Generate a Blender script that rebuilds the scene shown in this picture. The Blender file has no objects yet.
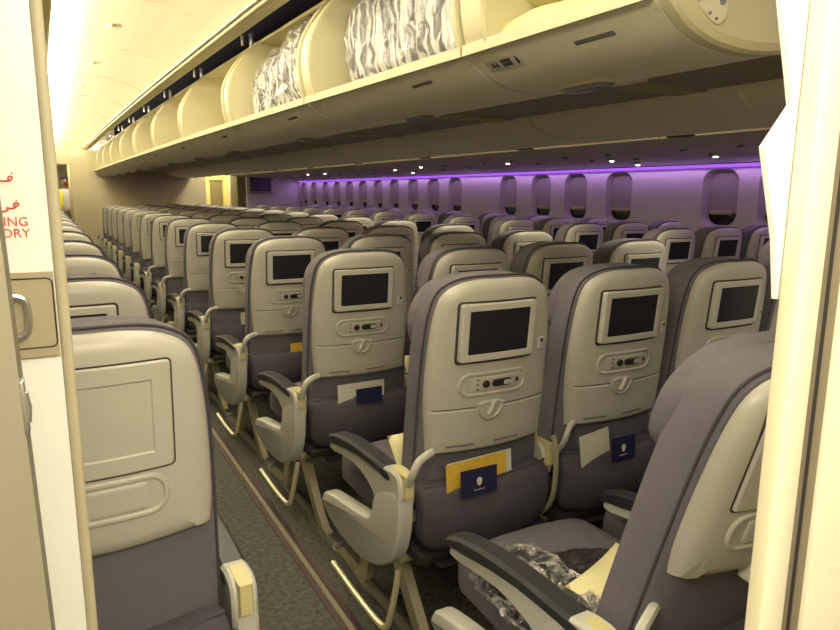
import bpy, bmesh, math, random
from mathutils import Vector, Matrix
random.seed(7)
C = bpy.context.scene.collection
PI = math.pi
# ---------------------------------------------------------------- materials
def mat(name, col, rough=.5, spec=.5, metal=0, noise=0, nscale=30, bump=0, bscale=200, alpha=1, trans=0, coat=0, emis=None, estr=0, detail=4):
    m = bpy.data.materials.new(name); m.use_nodes = True
    nt = m.node_tree; b = nt.nodes['Principled BSDF']
    b.inputs['Base Color'].default_value = (*col, 1)
    b.inputs['Roughness'].default_value = rough
    b.inputs['Specular IOR Level'].default_value = spec
    b.inputs['Metallic'].default_value = metal
    b.inputs['Alpha'].default_value = alpha
    b.inputs['Transmission Weight'].default_value = trans
    b.inputs['Coat Weight'].default_value = coat
    if emis:
        b.inputs['Emission Color'].default_value = (*emis, 1); b.inputs['Emission Strength'].default_value = estr
    tc = nt.nodes.new('ShaderNodeTexCoord')
    n = nt.nodes.new('ShaderNodeTexNoise'); n.inputs['Scale'].default_value = nscale; n.inputs['Detail'].default_value = detail
    nt.links.new(tc.outputs['Object'], n.inputs['Vector'])
    mx = nt.nodes.new('ShaderNodeMix'); mx.data_type = 'RGBA'
    k = noise
    mx.inputs['A'].default_value = (*[c*(1-k) for c in col], 1)
    mx.inputs['B'].default_value = (*[min(1, c*(1+k)) for c in col], 1)
    nt.links.new(n.outputs['Fac'], mx.inputs['Factor'])
    nt.links.new(mx.outputs['Result'], b.inputs['Base Color'])
    if bump:
        n2 = nt.nodes.new('ShaderNodeTexNoise'); n2.inputs['Scale'].default_value = bscale
        nt.links.new(tc.outputs['Object'], n2.inputs['Vector'])
        bp = nt.nodes.new('ShaderNodeBump'); bp.inputs['Strength'].default_value = bump; bp.inputs['Distance'].default_value = .01
        nt.links.new(n2.outputs['Fac'], bp.inputs['Height']); nt.links.new(bp.outputs['Normal'], b.inputs['Normal'])
    return m
M = dict(
 shell=mat('grey_beige_seat_plastic', (.48,.46,.385), .38, .5, noise=.04, nscale=12),
 bezel=mat('pale_screen_frame_plastic', (.56,.54,.46), .35, noise=.03),
 crease=mat('dark_gap_rubber', (.045,.036,.032), .7),
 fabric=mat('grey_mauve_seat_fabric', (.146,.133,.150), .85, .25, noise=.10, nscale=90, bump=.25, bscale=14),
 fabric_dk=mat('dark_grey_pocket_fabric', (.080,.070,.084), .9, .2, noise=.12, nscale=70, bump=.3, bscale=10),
 piping=mat('seam_piping', (.06,.05,.06), .8),
 screen=mat('switched_off_screen_glass', (.022,.022,.028), .22, .5, noise=.2, nscale=3),
 black=mat('black_plastic', (.02,.018,.017), .45),
 pad=mat('charcoal_armrest_pad', (.028,.028,.032), .42, .5, noise=.1),
 arm=mat('cream_armrest_plastic', (.54,.53,.46), .4, noise=.03),
 tab=mat('yellowed_plastic', (.62,.55,.27), .4, noise=.05),
 metal=mat('aluminium_leg', (.62,.57,.38), .38, .5, metal=.55, noise=.06),
 bin=mat('cream_bin_plastic', (.68,.63,.40), .45, noise=.03, nscale=6),
 binunder=mat('brightened_bin_plastic', (.82,.77,.57), .5, noise=.04, nscale=6),  # same plastic as the bins, colour lightened for missing light from below
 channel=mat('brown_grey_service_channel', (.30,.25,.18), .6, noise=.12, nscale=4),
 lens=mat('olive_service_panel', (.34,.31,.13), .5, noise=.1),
 ceil=mat('cream_ceiling_panel', (.80,.74,.52), .6, noise=.02, nscale=3),
 rail=mat('olive_ceiling_rail', (.46,.42,.22), .5, noise=.05),
 wall=mat('cream_wall_laminate', (.72,.64,.42), .55, noise=.03, nscale=3),
 side=mat('sidewall_laminate', (.60,.56,.53), .6, noise=.03, nscale=5),
 shade=mat('window_shade', (.34,.31,.27), .6, noise=.05),
 lip=mat('window_lip', (.42,.40,.22), .5, noise=.05),
 night=mat('dark_window_glass', (.01,.01,.012), .08, .6),
 psu=mat('passenger_service_panel', (.50,.44,.39), .55, noise=.08, nscale=8),
 void=mat('unlit_void_black', (.006,.005,.012), .9, .1),  # near-black colour stands in for the unlit hollow above the bins
 white=mat('white_gloss_laminate', (.92,.92,.86), .35, noise=.01),
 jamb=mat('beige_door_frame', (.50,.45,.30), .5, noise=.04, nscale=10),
 jamb2=mat('darkened_door_frame', (.21,.19,.13), .5, noise=.05, nscale=10),  # beige frame colour darkened so this frame looks unlit
 latchp=mat('tan_latch_panel', (.42,.37,.24), .45, noise=.06, nscale=14),
 chrome=mat('brushed_steel', (.62,.60,.56), .28, metal=.9, noise=.05),
 red=mat('red_sign_ink', (.62,.10,.04), .6),
 ink=mat('black_label_ink', (.015,.014,.012), .6),
 label=mat('label_plate', (.56,.54,.44), .5),
 lamp=mat('grey_lamp_lens', (.16,.15,.14), .25, .6),
 post=mat('cream_post_laminate', (.80,.76,.56), .4, noise=.02),
 jambw=mat('yellowed_cream_strip', (.74,.68,.46), .45, noise=.03),
 seam=mat('brown_grey_seal_rubber', (.20,.17,.11), .7, noise=.1),
 blue=mat('navy_card', (.012,.014,.055), .5, noise=.1),
 yellow=mat('yellow_leaflet', (.72,.45,.05), .6, noise=.25, nscale=40),
 paper=mat('cream_paper', (.62,.60,.48), .6, noise=.1, nscale=30),
 pillow=mat('pale_yellow_pillowcase', (.82,.76,.42), .8, .2, noise=.04, nscale=9, bump=.4, bscale=9),
 skin=mat('person_skin', (.30,.15,.085), .6, noise=.1),
 hair=mat('black_hair', (.015,.012,.01), .8, noise=.2, bump=.5),
 shirt=mat('white_shirt_cloth', (.62,.58,.50), .8, noise=.05, bump=.4, bscale=8),
 vest=mat('yellow_safety_vest', (.80,.66,.05), .7, noise=.05),
 orange=mat('orange_vest_trim', (.80,.25,.05), .7),
 trouser=mat('black_trousers', (.02,.018,.022), .8, noise=.1),
 galley=mat('warm_galley_laminate', (.70,.60,.28), .5, noise=.05),
 galleydk=mat('dark_galley_unit', (.22,.19,.10), .5, noise=.1),  # dark cabinet laminate
)
def carpet_mat():
    m = mat('olive_grey_speckled_carpet', (.105,.105,.085), .95, .1, noise=.95, nscale=55, bump=.6, bscale=260, detail=8)
    return m
M['carpet'] = carpet_mat()
def emit(name, col, s):
    m = bpy.data.materials.new(name); m.use_nodes = True; nt = m.node_tree
    nt.nodes.remove(nt.nodes['Principled BSDF'])
    e = nt.nodes.new('ShaderNodeEmission'); e.inputs[0].default_value = (*col,1); e.inputs[1].default_value = s
    nt.links.new(e.outputs[0], nt.nodes['Material Output'].inputs[0]); return m
M['purple'] = emit('purple_mood_light', (.36,.10,1.0), 1.1)
M['spot'] = emit('lit_reading_lamp', (1.0,.86,.62), 14)
def blanket_mat():
    m = mat('grey_striped_blanket', (.3,.3,.3), .8); nt = m.node_tree; b = nt.nodes['Principled BSDF']
    tc = nt.nodes.new('ShaderNodeTexCoord'); mp = nt.nodes.new('ShaderNodeMapping')
    mp.inputs['Rotation'].default_value = (.3,.1,.2); mp.inputs['Scale'].default_value = (1,1,.35)
    w = nt.nodes.new('ShaderNodeTexWave'); w.inputs['Scale'].default_value = 6; w.inputs['Distortion'].default_value = 9; w.inputs['Detail'].default_value = 5; w.inputs['Detail Scale'].default_value = 2.4
    w.bands_direction = 'Y'
    r = nt.nodes.new('ShaderNodeValToRGB'); r.color_ramp.elements[0].color = (.17,.16,.15,1); r.color_ramp.elements[0].position = .25
    r.color_ramp.elements[1].color = (.80,.78,.72,1); r.color_ramp.elements[1].position = .70
    nt.links.new(tc.outputs['Object'], mp.inputs[0]); nt.links.new(mp.outputs[0], w.inputs[0]); nt.links.new(w.outputs['Fac'], r.inputs[0]); nt.links.new(r.outputs[0], b.inputs['Base Color'])
    return m
M['blanket'] = blanket_mat()
def film_mat(name, tint=(1,1,1), gloss=.45):
    m = bpy.data.materials.new(name); m.use_nodes = True; nt = m.node_tree
    nt.nodes.remove(nt.nodes['Principled BSDF']); out = nt.nodes['Material Output']
    t = nt.nodes.new('ShaderNodeBsdfTransparent'); t.inputs[0].default_value = (*tint,1)
    g = nt.nodes.new('ShaderNodeBsdfGlossy'); g.inputs['Roughness'].default_value = .22; g.inputs['Color'].default_value = (1,1,1,1)
    tc = nt.nodes.new('ShaderNodeTexCoord'); mp = nt.nodes.new('ShaderNodeMapping'); mp.inputs['Scale'].default_value = (1,1,.35); mp.inputs['Rotation'].default_value = (.5,.1,0)
    n = nt.nodes.new('ShaderNodeTexNoise'); n.inputs['Scale'].default_value = 20; n.inputs['Detail'].default_value = 6; n.inputs['Distortion'].default_value = 1.5
    nt.links.new(tc.outputs['Object'], mp.inputs[0]); nt.links.new(mp.outputs[0], n.inputs['Vector'])
    bp = nt.nodes.new('ShaderNodeBump'); bp.inputs['Strength'].default_value = 1; bp.inputs['Distance'].default_value = .05
    nt.links.new(n.outputs['Fac'], bp.inputs['Height']); nt.links.new(bp.outputs['Normal'], g.inputs['Normal'])
    r = nt.nodes.new('ShaderNodeValToRGB'); r.color_ramp.elements[0].position = .42; r.color_ramp.elements[0].color = (.08,.08,.08,1); r.color_ramp.elements[1].position = .66; r.color_ramp.elements[1].color = (gloss,)*3+(1,)
    nt.links.new(n.outputs['Fac'], r.inputs[0])
    mx = nt.nodes.new('ShaderNodeMixShader'); nt.links.new(r.outputs[0], mx.inputs[0]); nt.links.new(t.outputs[0], mx.inputs[1]); nt.links.new(g.outputs[0], mx.inputs[2])
    nt.links.new(mx.outputs[0], out.inputs[0]); return m
M['film'] = film_mat('clear_plastic_wrap', gloss=.6)
M['film2'] = film_mat('crinkled_clear_bag', gloss=1.0)
# ---------------------------------------------------------------- helpers
def mesh_of(name, bm, material, smooth=35):
    me = bpy.data.meshes.new(name)
    bmesh.ops.recalc_face_normals(bm, faces=bm.faces[:])
    if smooth:
        for f in bm.faces: f.smooth = True
        for e in bm.edges:
            e.smooth = not (len(e.link_faces) == 2 and e.calc_face_angle(0) > math.radians(smooth)) 
    bm.to_mesh(me); bm.free()
    me.materials.append(M[material]); return me
def link(name, me, parent=None, loc=(0,0,0), rot=(0,0,0)):
    o = bpy.data.objects.new(name, me); C.objects.link(o); o.location = loc; o.rotation_euler = rot
    if parent: o.parent = parent
    return o
def obj(name, bm, material, parent=None, loc=(0,0,0), rot=(0,0,0), smooth=35):
    return link(name, mesh_of(name, bm, material, smooth), parent, loc, rot)
def tag(o, label=None, cat=None, group=None, kind=None):
    if label: o['label'] = label
    if cat: o['category'] = cat
    if group: o['group'] = group
    if kind: o['kind'] = kind
    return o
def struct(name, bm, m, parent=None, smooth=35):
    o = obj(name, bm, m, parent, smooth=smooth)
    if not parent: o['kind'] = 'structure'
    return o
def thing(name, label, cat, loc=(0,0,0), rotz=0, group=None):
    o = link(name, None, None, loc, (0,0,rotz)); return tag(o, label, cat, group)
def box(bm, lo, hi, bev=0):
    r = bmesh.ops.create_cube(bm, size=1)
    vs = r['verts']
    for v in vs:
        v.co = Vector([(lo[i]+hi[i])/2 + v.co[i]*(hi[i]-lo[i]) for i in range(3)])
    if bev:
        es = list({e for v in vs for e in v.link_edges})
        bmesh.ops.bevel(bm, geom=es, offset=bev, segments=2, affect='EDGES', profile=.5)
    return bm
def nb(): return bmesh.new()
def B(lo, hi, bev=0): return box(nb(), lo, hi, bev)
def chaikin(pts, n=2, closed=True, keep=()):
    for _ in range(n):
        q = []
        L = len(pts)
        rng = range(L) if closed else range(L-1)
        if not closed: q.append(pts[0])
        for i in rng:
            a, b = pts[i], pts[(i+1) % L]
            q.append(tuple(a[k]*.75+b[k]*.25 for k in range(len(a))))
            q.append(tuple(a[k]*.25+b[k]*.75 for k in range(len(a))))
        if not closed: q.append(pts[-1])
        pts = q
    return pts
def rrect(cx, cz, w, h, r, n=5):
    p = []
    for sx, sz, a0 in ((1,1,0),(-1,1,90),(-1,-1,180),(1,-1,270)):
        for k in range(n+1):
            a = math.radians(a0+90*k/n)
            p.append((cx+sx*(w/2-r)+r*math.cos(a), cz+sz*(h/2-r)+r*math.sin(a)))
    return p
def offset(pts, d):
    L = len(pts); out = []
    area = sum(pts[i][0]*pts[(i+1)%L][1]-pts[(i+1)%L][0]*pts[i][1] for i in range(L))
    s = 1 if area > 0 else -1
    for i in range(L):
        a, c = pts[i-1], pts[(i+1)%L]
        t = Vector((c[0]-a[0], c[1]-a[1]))
        if t.length < 1e-9: out.append(pts[i]); continue
        t.normalize(); n = Vector((-t.y, t.x))*s
        out.append((pts[i][0]+n.x*d, pts[i][1]+n.y*d))
    return out
class RR:
    def __init__(self, *a): self.a = a
def ring_at(pts, ins):
    if isinstance(pts, RR):
        cx, cz, w, h, r = pts.a[:5]; n = pts.a[5] if len(pts.a) > 5 else 5
        p = rrect(cx, cz, w-2*ins, h-2*ins, max(r-ins, .0006), n); out = []
        m = 8 if w > .1 else 1
        for i, a in enumerate(p):
            out.append(a)
            if i % (n+1) == n:
                b = p[(i+1) % len(p)]
                out += [(a[0]+(b[0]-a[0])*k/m, a[1]+(b[1]-a[1])*k/m) for k in range(1, m)]
        return out
    return offset(pts, ins) if ins else pts
def slab(pts, rings, fn=None, bm=None, axis='y', inner=True):
    """pts outline in (x,z); rings [(inset, y)...] lofted and capped. axis 'x': outline is (y,z), rings x; 'z': outline (x,y), rings z."""
    bm = bm or nb(); R = []
    def put(a, b, c):
        p = Vector((a, c, b)) if axis == 'y' else Vector((c, a, b)) if axis == 'x' else Vector((a, b, c))
        return bm.verts.new(fn(p) if fn else p)
    for ins, y in rings:
        o = ring_at(pts, ins)
        R.append([put(a, b, y) for a, b in o])
    for r0, r1 in zip(R, R[1:]):
        for i in range(len(r0)):
            j = (i+1) % len(r0)
            bm.faces.new((r0[i], r0[j], r1[j], r1[i]))
    if fn and len(ring_at(pts, 0)) > 8:
        for first, (ins, y), ring in ((True, rings[0], R[0]), (False, rings[-1], R[-1])):
            o = ring_at(pts, ins)
            cx = sum(p[0] for p in o)/len(o); cz = (min(p[1] for p in o)+max(p[1] for p in o))/2
            prev = ring
            for f in (.82,.6,.36,.14):
                nr = [put(cx+(a-cx)*f, cz+(b-cz)*f, y) for a, b in o]
                for i in range(len(o)):
                    j = (i+1) % len(o); q = (prev[i], prev[j], nr[j], nr[i])
                    bm.faces.new(q[::-1] if first else q)
                prev = nr
            bm.faces.new(prev if first else prev[::-1])
    else:
        bm.faces.new(R[0]); bm.faces.new(R[-1][::-1])
    return bm
def tube(pts, r, seg=8, bm=None, closed=False, flat=1):
    bm = bm or nb(); pts = [Vector(p) for p in pts]; rings = []
    rr = r if isinstance(r, (list, tuple)) else [r]*len(pts)
    up = None
    for i, p in enumerate(pts):
        if closed: t = pts[(i+1)%len(pts)] - pts[i-1]
        else: t = pts[min(i+1, len(pts)-1)] - pts[max(i-1, 0)]
        t.normalize()
        if up is None: up = Vector((0,0,1)) if abs(t.z) < .9 else Vector((1,0,0))
        s = t.cross(up).normalized(); u = s.cross(t).normalized(); up = u
        rings.append([bm.verts.new(p + (s*math.cos(2*PI*k/seg)*flat + u*math.sin(2*PI*k/seg))*rr[i]) for k in range(seg)])
    n = len(rings)
    for i in range(n if closed else n-1):
        a, b = rings[i], rings[(i+1)%n]
        for k in range(seg): bm.faces.new((a[k], a[(k+1)%seg], b[(k+1)%seg], b[k]))
    if not closed: bm.faces.new(rings[0][::-1]); bm.faces.new(rings[-1])
    return bm
def extrude_profile(prof, y0, y1, closed=False, bm=None, thick=0, xf=None):
    """profile of (x,z) swept along Y; thick>0 gives an open profile a thickness (offset along the normal)"""
    bm = bm or nb()
    if thick:
        n = len(prof); back = []
        for i in range(n):
            a, c = prof[max(i-1,0)], prof[min(i+1,n-1)]
            t = Vector((c[0]-a[0], c[1]-a[1])).normalized()
            back.append((prof[i][0]-t.y*thick, prof[i][1]+t.x*thick))
        prof = list(prof)+back[::-1]; closed = True
    ys = [y0, y1]; R = []
    for y in ys: R.append([bm.verts.new(((x+(xf(y) if xf else 0)), y, z)) for x, z in prof])
    n = len(prof)
    for i in range(n if closed else n-1):
        j = (i+1)%n; bm.faces.new((R[0][i], R[0][j], R[1][j], R[1][i]))
    if closed: bm.faces.new(R[0][::-1]); bm.faces.new(R[1])
    return bm
def text_bm(s, size, mtx, ext=.0004, font_align='LEFT'):
    cu = bpy.data.curves.new('t', 'FONT'); cu.body = s; cu.size = size; cu.extrude = ext; cu.align_x = font_align; cu.resolution_u = 3
    o = bpy.data.objects.new('t', cu); C.objects.link(o)
    bpy.context.view_layer.update()
    dg = bpy.context.evaluated_depsgraph_get()
    me = bpy.data.meshes.new_from_object(o.evaluated_get(dg))
    bm = nb(); bm.from_mesh(me); bm.transform(mtx)
    bpy.data.objects.remove(o); bpy.data.curves.remove(cu); bpy.data.meshes.remove(me)
    return bm
def merge(*bms):
    a = bms[0]
    for b in bms[1:]:
        me = bpy.data.meshes.new('m'); b.to_mesh(me); a.from_mesh(me); bpy.data.meshes.remove(me); b.free()
    return a
ORD = ['nearest','second','third','fourth','fifth','sixth','seventh','eighth','ninth','tenth','eleventh','twelfth','thirteenth','fourteenth','fifteenth']
# ---------------------------------------------------------------- camera
cam = bpy.data.cameras.new('camera'); co = bpy.data.objects.new('camera', cam); C.objects.link(co)
yaw, pit, roll = .5105, .1809, .0072
fwd = Vector((math.sin(yaw)*math.cos(pit), math.cos(yaw)*math.cos(pit), -math.sin(pit)))
rt = Vector((math.cos(yaw), -math.sin(yaw), 0)); upv = rt.cross(fwd)
r2 = rt*math.cos(roll)+upv*math.sin(roll); u2 = upv*math.cos(roll)-rt*math.sin(roll)
mw = Matrix((r2, u2, -fwd)).transposed().to_4x4(); mw.translation = Vector((-1.05,-1.4365,1.361))
co.matrix_world = mw; cam.sensor_width = 36; cam.lens = 36*660.57/840; cam.clip_start = .02; cam.clip_end = 100
bpy.context.scene.camera = co
# ---------------------------------------------------------------- the seat
PZ, PY = .45, .10     # recline pivot (local)
def ysh(z): return .028 - (z-.69)*.09
def shell_fn(off=0):
    def f(p):
        x, y, z = p
        return Vector((x, y + ysh(z) + .75*x*x + off, z))
    return f
def flat_fn(p): return Vector((p.x-.012, p.y + ysh(p.z) + .25*p.x*p.x, p.z))
def gap_fn(p): return shell_fn()(Vector((p.x-.012, p.y, p.z)))
def rel(bm):
    bmesh.ops.translate(bm, verts=bm.verts[:], vec=(0,-PY,-PZ)); return bm
SO = [(0,1.140),(.07,1.141),(.125,1.132),(.172,1.105),(.190,1.04),(.200,.93),(.203,.80),(.193,.665),(.190,.650),(0,.648)]
SO = SO + [(-x,z) for x,z in SO[-2:0:-1]]
shell_out = chaikin(SO, 2)
FO = [(0,1.147),(.075,1.147),(.13,1.139),(.178,1.111),(.197,1.045),(.207,.93),(.210,.80),(.213,.65),(.216,.44),(0,.43)]
FO = FO + [(-x,z) for x,z in FO[-2:0:-1]]
fab_out = chaikin(FO, 2)
HO = [(0,1.150),(.09,1.148),(.155,1.125),(.198,1.06),(.200,.97),(.17,.93),(0,.925)]
HO = HO + [(-x,z) for x,z in HO[-2:0:-1]]
head_out = chaikin(HO, 2)
def cut_grid(bm): return bm
SM = {}
SM['backrest'] = mesh_of('backrest', rel(slab(fab_out, [(.03,.112),(.008,.106),(0,.088),(0,.03),(.004,.014),(.02,.006)], shell_fn())), 'fabric')
SM['headrest'] = mesh_of('headrest', rel(slab(head_out, [(.05,.150),(.02,.146),(.004,.134),(0,.116),(.004,.096),(.02,.090)], shell_fn())), 'fabric')
SM['piping'] = mesh_of('piping', rel(tube([shell_fn()(Vector((a,.022,b))) for a,b in offset(fab_out,-.001)], .0028, 5, closed=True)), 'piping')
SM['shell'] = mesh_of('seat_shell', rel(slab(shell_out, [(0,.02),(0,.006),(.004,-.006),(.013,-.014),(.03,-.018)], shell_fn())), 'shell')
SB = [(x, z if z > .7 else .752+(z-.648)*.6) for x,z in [(0,1.140),(.07,1.141),(.125,1.132),(.172,1.105),(.190,1.04),(.200,.93),(.203,.82),(.199,.665),(.197,.650),(0,.640)]]
SB = SB + [(-x,z) for x,z in SB[-2:0:-1]]
SM['shell_blank'] = mesh_of('seat_shell', rel(slab(chaikin(SB, 2), [(0,.02),(0,.006),(.004,-.006),(.013,-.014),(.03,-.018)], shell_fn())), 'shell')
# tray edge crease
cr = [(-.201,.787),(-.15,.788),(-.085,.789),(-.075,.800),(.035,.800),(.045,.789),(.12,.788),(.2,.787)]
def pt(x, z, d): return shell_fn()(Vector((x, -.018-d, z)))
def half_w(z):
    best = .19
    for (x0,z0),(x1,z1) in zip(shell_out, shell_out[1:]):
        if x0 > 0 and x1 > 0 and min(z0,z1) <= z <= max(z0,z1) and abs(z1-z0) > 1e-9:
            best = max(best if best != .19 else 0, x0+(x1-x0)*(z-z0)/(z1-z0))
    return best
def surf(x, z, off=0):
    hw = half_w(max(z,.66)); ins = max(0, min(hw-abs(x), z-.648+.0))
    K = [(0,.006),(.004,-.006),(.013,-.014),(.03,-.018),(1,-.018)]
    d = K[-1][1]
    for (a,va),(b,vb) in zip(K, K[1:]):
        if ins <= b: d = va+(vb-va)*(ins-a)/(b-a); break
    return shell_fn()(Vector((x, d-off, z)))
def tray():
    bm = nb(); zs = [.656,.662,.674,.70,.73,.76,.780,.784]; n = 24; R = []
    for k, z in enumerate(zs):
        hw = half_w(z)-.0015; row = []
        for i in range(n+1):
            u = i/n*2-1; u = math.copysign(1-(1-abs(u))**1.6, u)
            edge = k in (0, len(zs)-1) or i in (0, n)
            row.append(bm.verts.new(surf(u*hw, z, -.003 if edge else .0022)))
        R.append(row)
    for a, b in zip(R, R[1:]):
        for i in range(n): bm.faces.new((a[i],a[i+1],b[i+1],b[i]))
    return bm
SM['tray_table'] = mesh_of('tray_table', rel(tray()), 'shell')
SM['gap'] = mesh_of('tray_gap', rel(tube([surf(-.199+.398*k/30, .787, .0) for k in range(31)], .0013, 5)), 'crease')
SM['frame_gap'] = mesh_of('screen_gap', rel(slab(RR(0,1.0,.254,.172,.012), [(0,.03),(0,-.0192)], gap_fn)), 'crease')
SM['frame'] = mesh_of('screen_frame', rel(slab(RR(0,1.001,.241,.159,.008), [(0,.03),(0,-.024),(.003,-.027),(.019,-.027),(.021,-.0245)], flat_fn)), 'bezel')
SM['screen'] = mesh_of('screen', rel(slab(RR(.0,1.002,.194,.118,.003), [(0,-.02),(0,-.0262)], flat_fn)), 'screen')
SM['frame_blank'] = mesh_of('blank_cover_panel', rel(slab(RR(0,.995,.290,.19,.008), [(0,.03),(0,-.021),(.003,-.024),(.030,-.024),(.033,-.021)], gap_fn)), 'shell')
SM['frame_gapb'] = mesh_of('cover_gap', rel(slab(RR(0,.995,.296,.196,.010), [(0,.03),(0,-.0192)], gap_fn)), 'crease')
def console(bl=False):
    bm = slab(RR(-.012,.853,.226 if not bl else .27,.070 if not bl else .078,.034), [(0,-.0),(0,-.020),(.003,-.023),(.008,-.023),(.011,-.0195)], shell_fn())
    slab(RR(-.012,.853,.15 if not bl else .20,.042 if not bl else .05,.006), [(0,-.0),(0,-.0205),(.003,-.0225)], shell_fn(), bm)
    return bm
SM['console'] = mesh_of('control_console', rel(console()), 'shell')
SM['console_blank'] = mesh_of('control_console', rel(console(True)), 'shell')
def remote():
    bm = slab(RR(.010,.853,.064,.021,.010), [(0,-.0),(0,-.026),(.002,-.028)], shell_fn())
    slab(RR(-.042,.853,.022,.022,.0109), [(0,-.0),(0,-.026),(.002,-.028)], shell_fn(), bm)
    for dz in (-.014,0,.014): slab(RR(-.068,.853+dz,.005,.005,.0024), [(0,-.0),(0,-.0245)], shell_fn(), bm)
    slab(RR(.065,.853,.006,.012,.0029), [(0,-.0),(0,-.0245)], shell_fn(), bm)
    return bm
SM['remote'] = mesh_of('remote_control', rel(remote()), 'black')
SM['remote_key'] = mesh_of('remote_key', rel(slab(RR(.026,.853,.026,.013,.006), [(0,-.02),(0,-.0292)], shell_fn())), 'arm')
SM['jack'] = mesh_of('headphone_socket', rel(slab(RR(.152,.947,.024,.036,.003), [(0,-.0),(0,-.0215),(.002,-.023)], shell_fn())), 'bezel')
SM['jack_hole'] = mesh_of('socket_hole', rel(slab(RR(.152,.955,.010,.010,.002), [(0,-.0),(0,-.0238)], shell_fn())), 'black')
def latch():
    pts = [(-.062,.803),(-.060,.775),(-.045,.752),(-.02,.744),(.005,.752),(.020,.775),(.024,.803)]
    return slab(chaikin(pts,1), [(0,-.0),(0,-.0245),(.003,-.0265),(.006,-.0265),(.009,-.0235)], shell_fn())
SM['latch_plate'] = mesh_of('latch_recess', rel(latch()), 'shell')
SM['knob'] = mesh_of('shell_knob', rel(slab(RR(-.045,.748,.016,.040,.006), [(0,-.0),(0,-.024),(.003,-.028)], shell_fn())), 'bezel')
SM['latch'] = mesh_of('tray_latch', rel(tube([pt(-.030,.765,.012), pt(-.024,.78,.013), pt(-.014,.803,.012)], .0065, 8)), 'bezel')
for k_, cx in (('vent1',-.105),('vent2',.045)):
    SM[k_] = mesh_of('vent_slot', rel(slab(RR(cx,.678,.085,.005,.0024), [(0,-.0),(0,-.0212)], shell_fn())), 'lamp')
# literature pocket and lower back
def pocket_fn(p):
    x, y, z = p; t = max(0, min(1, (z-.36)/.24))
    return Vector((x, y + .02 + 1.0*x*x*.8 - .035*math.sin(t*PI)*1.0 + .012*math.sin(x*31+z*20)*.25, z))
PO = chaikin([(-.225,.575),(-.1,.570),(.1,.570),(.215,.575),(.222,.50),(.218,.40),(.17,.365),(-.17,.365),(-.218,.40),(-.222,.50)], 2)
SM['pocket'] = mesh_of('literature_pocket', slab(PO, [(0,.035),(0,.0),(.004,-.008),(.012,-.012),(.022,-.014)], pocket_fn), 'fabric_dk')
SM['pocket_hem'] = mesh_of('pocket_hem', tube([pocket_fn(Vector((x,-.004,.571-abs(x)*.0+.0))) for x in [-.21+.42*k/14 for k in range(15)]], .0035, 6), 'fabric_dk')
SM['undertray'] = mesh_of('seat_pan', B((-.225,.03,.335),(.225,.46,.372),.01), 'black')
# cushion
CO = chaikin([(-.222,.06),(-.222,.59),(-.20,.645),(-.12,.66),(.12,.66),(.20,.645),(.222,.59),(.222,.06)], 1)
def cush_fn(p):
    x, y, z = p
    return Vector((x, y, z + (.018 if z > .40 else 0)*max(0, 1-abs(x)/.22)**.5 - (.5*(y-.5)**2*4*.12 if y > .5 and z > .4 else 0)))
SM['cushion'] = mesh_of('seat_cushion', slab(CO, [(.02,.365),(.002,.375),(0,.39),(0,.435),(.006,.452),(.022,.462),(.06,.466),(.12,.468)], cush_fn, axis='z'), 'fabric')
# armrests (outline (y,z), swept across x)
AP = chaikin([(.10,.600),(.16,.605),(.34,.605),(.50,.585),(.575,.56),(.585,.54),(.55,.532),(.35,.568),(.20,.572),(.10,.565)], 1)
AB = chaikin([(.10,.572),(.20,.575),(.36,.572),(.50,.552),(.57,.535),(.56,.505),(.46,.520),(.34,.530),(.24,.505),(.19,.455),(.12,.470),(.08,.53)], 1)
def arm_x(out, w, cx, r=.006): return slab(out, [(r,cx-w/2),(0,cx-w/2+r),(0,cx+w/2-r),(r,cx+w/2)], axis='x')
HI = chaikin([(.055,.605),(.10,.613),(.165,.600),(.215,.56),(.225,.50),(.20,.475),(.11,.485),(.055,.50),(.045,.56)], 1)
TBX = [(.075,.612),(.118,.612),(.120,.50),(.078,.50)]
J = chaikin([(.645,.300),(.625,.332),(.56,.350),(.42,.372),(.30,.392),(.255,.402),(.230,.43),(.212,.50),(.13,.545),(.052,.562),(.044,.49),(.062,.40),(.10,.335),(.18,.275),(.28,.240),(.40,.230),(.50,.236),(.60,.258),(.645,.285)], 1)
JI = offset(J, .022)
ARMX = .254
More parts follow.
